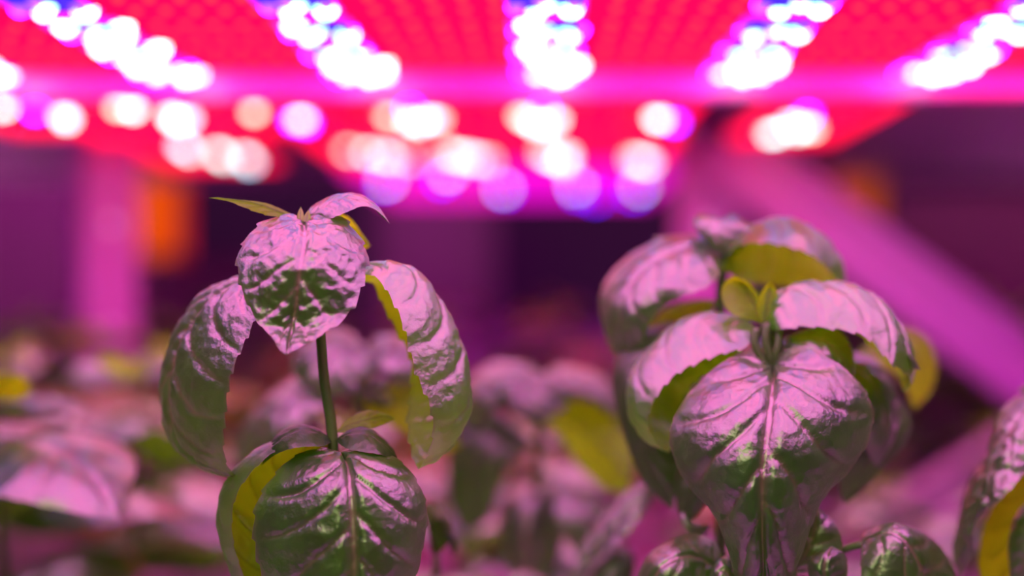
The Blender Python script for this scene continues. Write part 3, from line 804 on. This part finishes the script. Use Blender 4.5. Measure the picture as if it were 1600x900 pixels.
for i_, (tx, ty) in enumerate(((528, 612), (548, 640), (590, 632), (616, 636), (612, 592), (560, 585))):
    bx, by = 572, 610
    nx_, ny_ = -(ty - by) * .3, (tx - bx) * .3
    mx_, my_ = (tx + bx) / 2, (ty + by) / 2
    leaf(pd, DD - .02, f'{bx},{by},0 {mx_+nx_},{my_+ny_},2 {tx},{ty},2', f'{bx},{by},0 {mx_},{my_},-3 {tx},{ty},2', f'{bx},{by},0 {mx_-nx_},{my_-ny_},2 {tx},{ty},2', nt=18, ns=12, seed=110 + i_, mat=M_DEEP, flip=(i_ % 2 == 0), amp=.0003, pucker=.0002)
leaf(pd, DD, '566,640,0 600,600,6 660,600,10 700,640,12 720,700,8', '566,640,0 610,630,-4 660,640,-8 695,670,-6 720,700,8', '566,640,0 620,670,-10 660,690,-12 695,705,-6 720,700,8', nt=40, ns=20, seed=118, mat=M_YOUNG, flip=True)

DG = .76
fg = foot(840, DG)
pg = empty('basil_plant', fg, 'soft focus basil between the sharp plants, umbrella of pink leaves on bare stem', 'basil plant')
tube('stem', [fg, P(843, 860, DG), P(842, 760, DG), P(843, 600, DG)], .0030, .0024, M_STEM, pg, fg, n=24)
leaf(pg, DG, '850,590,4 815,566,8 775,575,2 760,600,-6 775,625,-14 800,645,-20 838,668,-24', '850,590,4 828,588,-14 815,600,-20 812,618,-24 818,636,-26 828,652,-26 838,668,-24',
     '850,590,4 880,590,0 895,605,-8 888,628,-16 872,645,-22 855,658,-24 838,668,-24', nt=60, ns=34, amp=.0014, pucker=.002, seed=121, flip=True, label='pink crinkled top leaf')
leaf(pg, DG, '845,590,4 870,572,12 910,575,18 945,590,20 970,625,16 985,660,8', '845,592,4 875,592,-6 910,595,-10 940,612,-10 965,640,-4 985,660,8',
     '845,594,4 870,606,-16 900,614,-20 930,628,-18 955,648,-10 985,660,8', nt=50, ns=26, seed=122, amp=.001, flip=False, label='pink leaf reaching right')
leaf(pg, DG, '840,590,4 800,565,8 760,570,14 725,600,18 715,640,16 735,680,8', '840,590,4 800,585,-4 765,598,-8 745,625,-8 738,650,-4 735,680,8', '840,590,4 805,610,-14 780,630,-16 765,655,-12 755,675,-4 735,680,8', nt=50, ns=26, seed=123, amp=.001, flip=True)
leaf(pg, DG, '838,700,0 790,650,6 745,640,10 712,670,10 700,730,8 705,790,6 728,832,4', '838,700,0 795,680,-4 762,690,-8 742,730,-8 735,775,-4 728,832,4', '838,700,0 810,710,-8 790,735,-10 778,770,-8 760,810,-4 728,832,4', nt=50, ns=26, seed=124, flip=True, mat=M_DEEP, label='dark green leaf hanging at the left')
leaf(pg, DG, '848,640,0 880,622,4 930,630,8 970,665,8 990,710,6 985,770,0', '848,640,0 885,655,2 925,680,4 955,710,4 975,740,2 985,770,0', '848,640,0 880,690,6 905,730,8 940,760,6 965,770,2 985,770,0', nt=50, ns=26, seed=125, flip=True, mat=M_THIN, label='olive leaf seen from below')
leaf(pg, DG, '842,760,0 810,755,4 785,790,2 780,840,0 800,900,0 830,940,-4', '842,760,0 830,775,-14 822,805,-20 820,850,-22 822,900,-18 830,940,-4', '842,760,0 870,755,4 880,790,2 880,840,0 860,900,0 830,940,-4', nt=50, ns=28, seed=126, flip=True)
leaf(pg, DG, '842,770,0 880,745,8 920,760,10 950,800,8 975,850,6 985,920,2', '842,770,0 885,775,-4 915,800,-8 940,840,-8 960,880,-4 985,920,2', '842,770,0 870,810,-10 890,850,-12 920,890,-10 950,910,-4 985,920,2', nt=50, ns=26, seed=127, flip=False)

DH = .66
fh = foot(880, DH)
ph_ = empty('basil_plant', fh, 'low soft focus basil with one long pink leaf pointing up right', 'basil plant')
tube('stem', [fh, P(878, 1000, DH), P(876, 930, DH)], .0026, .002, M_STEM, ph_, fh, n=16)
leaf(ph_, DH, '880,930,0 905,860,6 945,800,10 985,762,10 1020,748,8 1040,756,4', '880,930,0 920,870,0 955,825,-2 990,785,-2 1015,765,0 1040,756,4', '880,930,0 925,890,-8 965,850,-10 1000,810,-8 1020,780,-2 1040,756,4', nt=60, ns=30, seed=131, amp=.001, flip=False, label='long pink leaf pointing up right')
leaf(ph_, DH, '880,930,0 915,900,4 950,860,6 985,860,6 990,900,4 960,980,0', '880,930,0 920,915,-4 950,895,-6 970,900,-6 970,930,-4 960,980,0', '880,930,0 910,945,-6 930,950,-8 945,965,-6 960,980,0', nt=30, ns=18, seed=132, flip=False, mat=M_DEEP)
leaf(ph_, DH, '880,930,0 850,900,4 810,890,6 780,920,4 760,980,0', '880,930,0 850,915,-4 820,915,-6 795,940,-4 760,980,0', '880,930,0 850,950,-8 820,960,-8 790,975,-4 760,980,0', nt=30, ns=18, seed=133, flip=True)

DI = .64
fi = foot(675, DI)
pi_ = empty('basil_plant', fi, 'small low basil tucked behind the broad lower leaf of the left plant', 'basil plant')
tube('stem', [fi, P(680, 950, DI), P(682, 870, DI)], .0024, .0018, M_STEM, pi_, fi, n=16)
leaf(pi_, DI, '682,870,0 660,800,4 672,785,2 690,790,-2 705,820,-6 708,870,-8', '682,870,0 676,830,-8 684,810,-10 694,820,-12 702,845,-10 708,870,-8', '682,870,0 700,850,-8 710,840,-10 714,850,-10 712,862,-8 708,870,-8', nt=30, ns=18, seed=141, flip=True, mat=M_DEEP)
for a_, s_z in ((.3, 1.0), (2.2, .9), (3.8, 1.0), (5.2, .95)):
    put_leaf(pi_, GEN[1], P(680, 900, DI) - fi, a_, .1, s_z)

# ================================================================== the blurred field behind
protos = [proto_plant(900 + i, .20 + .012 * (i % 3), size=1.7, loc=(0, 0, 0)) for i in range(5)]
rngf = random.Random(3)
first = [True] * 5
placed = 0


def zone(x, y):
    px = 850 + x / y * F
    if px < 330: return 'left'
    if px < 1050: return 'mid'
    return 'right'


names = {'left': 'blurred pink and green basil in the dense field left of the tall sharp plant',
         'mid': 'blurred basil in the far field between the two sharp plants',
         'right': 'blurred basil far back behind the right plants, below the brace'}
def field_plant(x, y, z_top, label=None, size=1.0):
    global placed
    i = rngf.randrange(5)
    base_h = .20 + .012 * (i % 3)
    s = (z_top - BENCH) / base_h
    if first[i]:
        r = protos[i]; first[i] = False; r.location = (x, y, BENCH); r.rotation_euler = (0, 0, rngf.uniform(0, 6.28)); r.scale = (s, s, s)
    else:
        r = dup(protos[i], (x, y, BENCH), rngf.uniform(0, 6.28), s)
    z = zone(x, y)
    tag(r, label or names[z], 'basil plant', None if label else 'basil field ' + z)
    placed += 1
    return r


for y in rows[1:]:
    sp = .13 if y < 1.2 else .14
    n = int((.44 * y + .08) / sp) + 1
    for k in range(-n, n + 1):
        x = k * sp + rngf.uniform(-.02, .02); yy = y + rngf.uniform(-.02, .02)
        px = 850 + x / yy * F
        if px < -200 or px > 1850: continue
        top = ZC - .044 + rngf.uniform(-.012, .008)
        if y < 1.2 and 330 < px: top -= .055 + (.035 if px > 930 else 0)
        if y < .8 and px > 250: continue
        if px < 330: top -= .014
        if px > 1300 and y < .8: continue
        field_plant(x, yy, top)
for i in range(5):
    if first[i]: 
        field_plant(.3 * i - .5, 2.2, ZC - .05)
print('field plants', placed)

# ================================================================== added fill lights and the world
def area(name, loc, size, col, e, rot=(0, 0, 0), sy=None):
    l = bpy.data.lights.new(name, 'AREA'); l.energy = e; l.color = col; l.size = size
    if sy: l.shape = 'RECTANGLE'; l.size_y = sy
    o = bpy.data.objects.new(name, l); COL.objects.link(o); o.location = loc; o.rotation_euler = rot
    return o


PINK = (1.0, .05, .95)
area('background_fill', (-.9, 2.7, 2.5), .6, PINK, 42)  # added pink fills above the view, lighting the background panels
area('background_fill', (.9, 2.7, 2.5), .6, PINK, 42)
for sx in (-1, 1):
    area('fill_light', (sx * 1.0, 1.75, H), .12, (1.0, .36, .66), 115, (0, R(-35 * sx), 0), sy=1.5).data.spread = R(100)  # added side fills outside the view, brightening the blurred plants
light_bar(.975, -.5, .5, 'added pink light bar hidden behind the cross beam, brightening the field', reds=False, mat=M_PINKS, cols=())  # added strip, unseen from the camera, lighting the plants behind the beam
area('fill_light', (0.01, .905, H - .004), .9, (1.0, .0, .25), .3, (R(90), 0, 0), sy=.012)  # added thin light facing the beam, deepens its pink glow
area('green_fill', (-.6, -1.2, 2.4), 1.0, (.75, 1.0, .3), 20, (R(55), 0, 0))  # added greenish fill from behind the camera, turns leaf shade green

w = bpy.data.worlds.new('world'); sc.world = w; w.use_nodes = True
w.node_tree.nodes['Background'].inputs[0].default_value = (.5, .25, .45, 1)
w.node_tree.nodes['Background'].inputs[1].default_value = .015

# ================================================================== camera
cd = bpy.data.cameras.new('camera'); cam = bpy.data.objects.new('camera', cd); COL.objects.link(cam)
cam.matrix_world = CAM; cd.lens = 50; cd.sensor_width = 36; cd.clip_start = .01
cd.dof.use_dof = True; cd.dof.focus_distance = .537; cd.dof.aperture_fstop = 2.0; cd.dof.aperture_blades = 0
sc.camera = cam
sc.view_settings.view_transform = 'Standard'; sc.view_settings.look = 'None'
sc.view_settings.exposure = .08; sc.view_settings.gamma = 1; sc.view_settings.use_curve_mapping = False
sc.cycles.use_denoising = True
sc.cycles.use_adaptive_sampling = False
sc.cycles.sample_clamp_indirect = 4
sc.cycles.max_bounces = 6; sc.cycles.transparent_max_bounces = 4
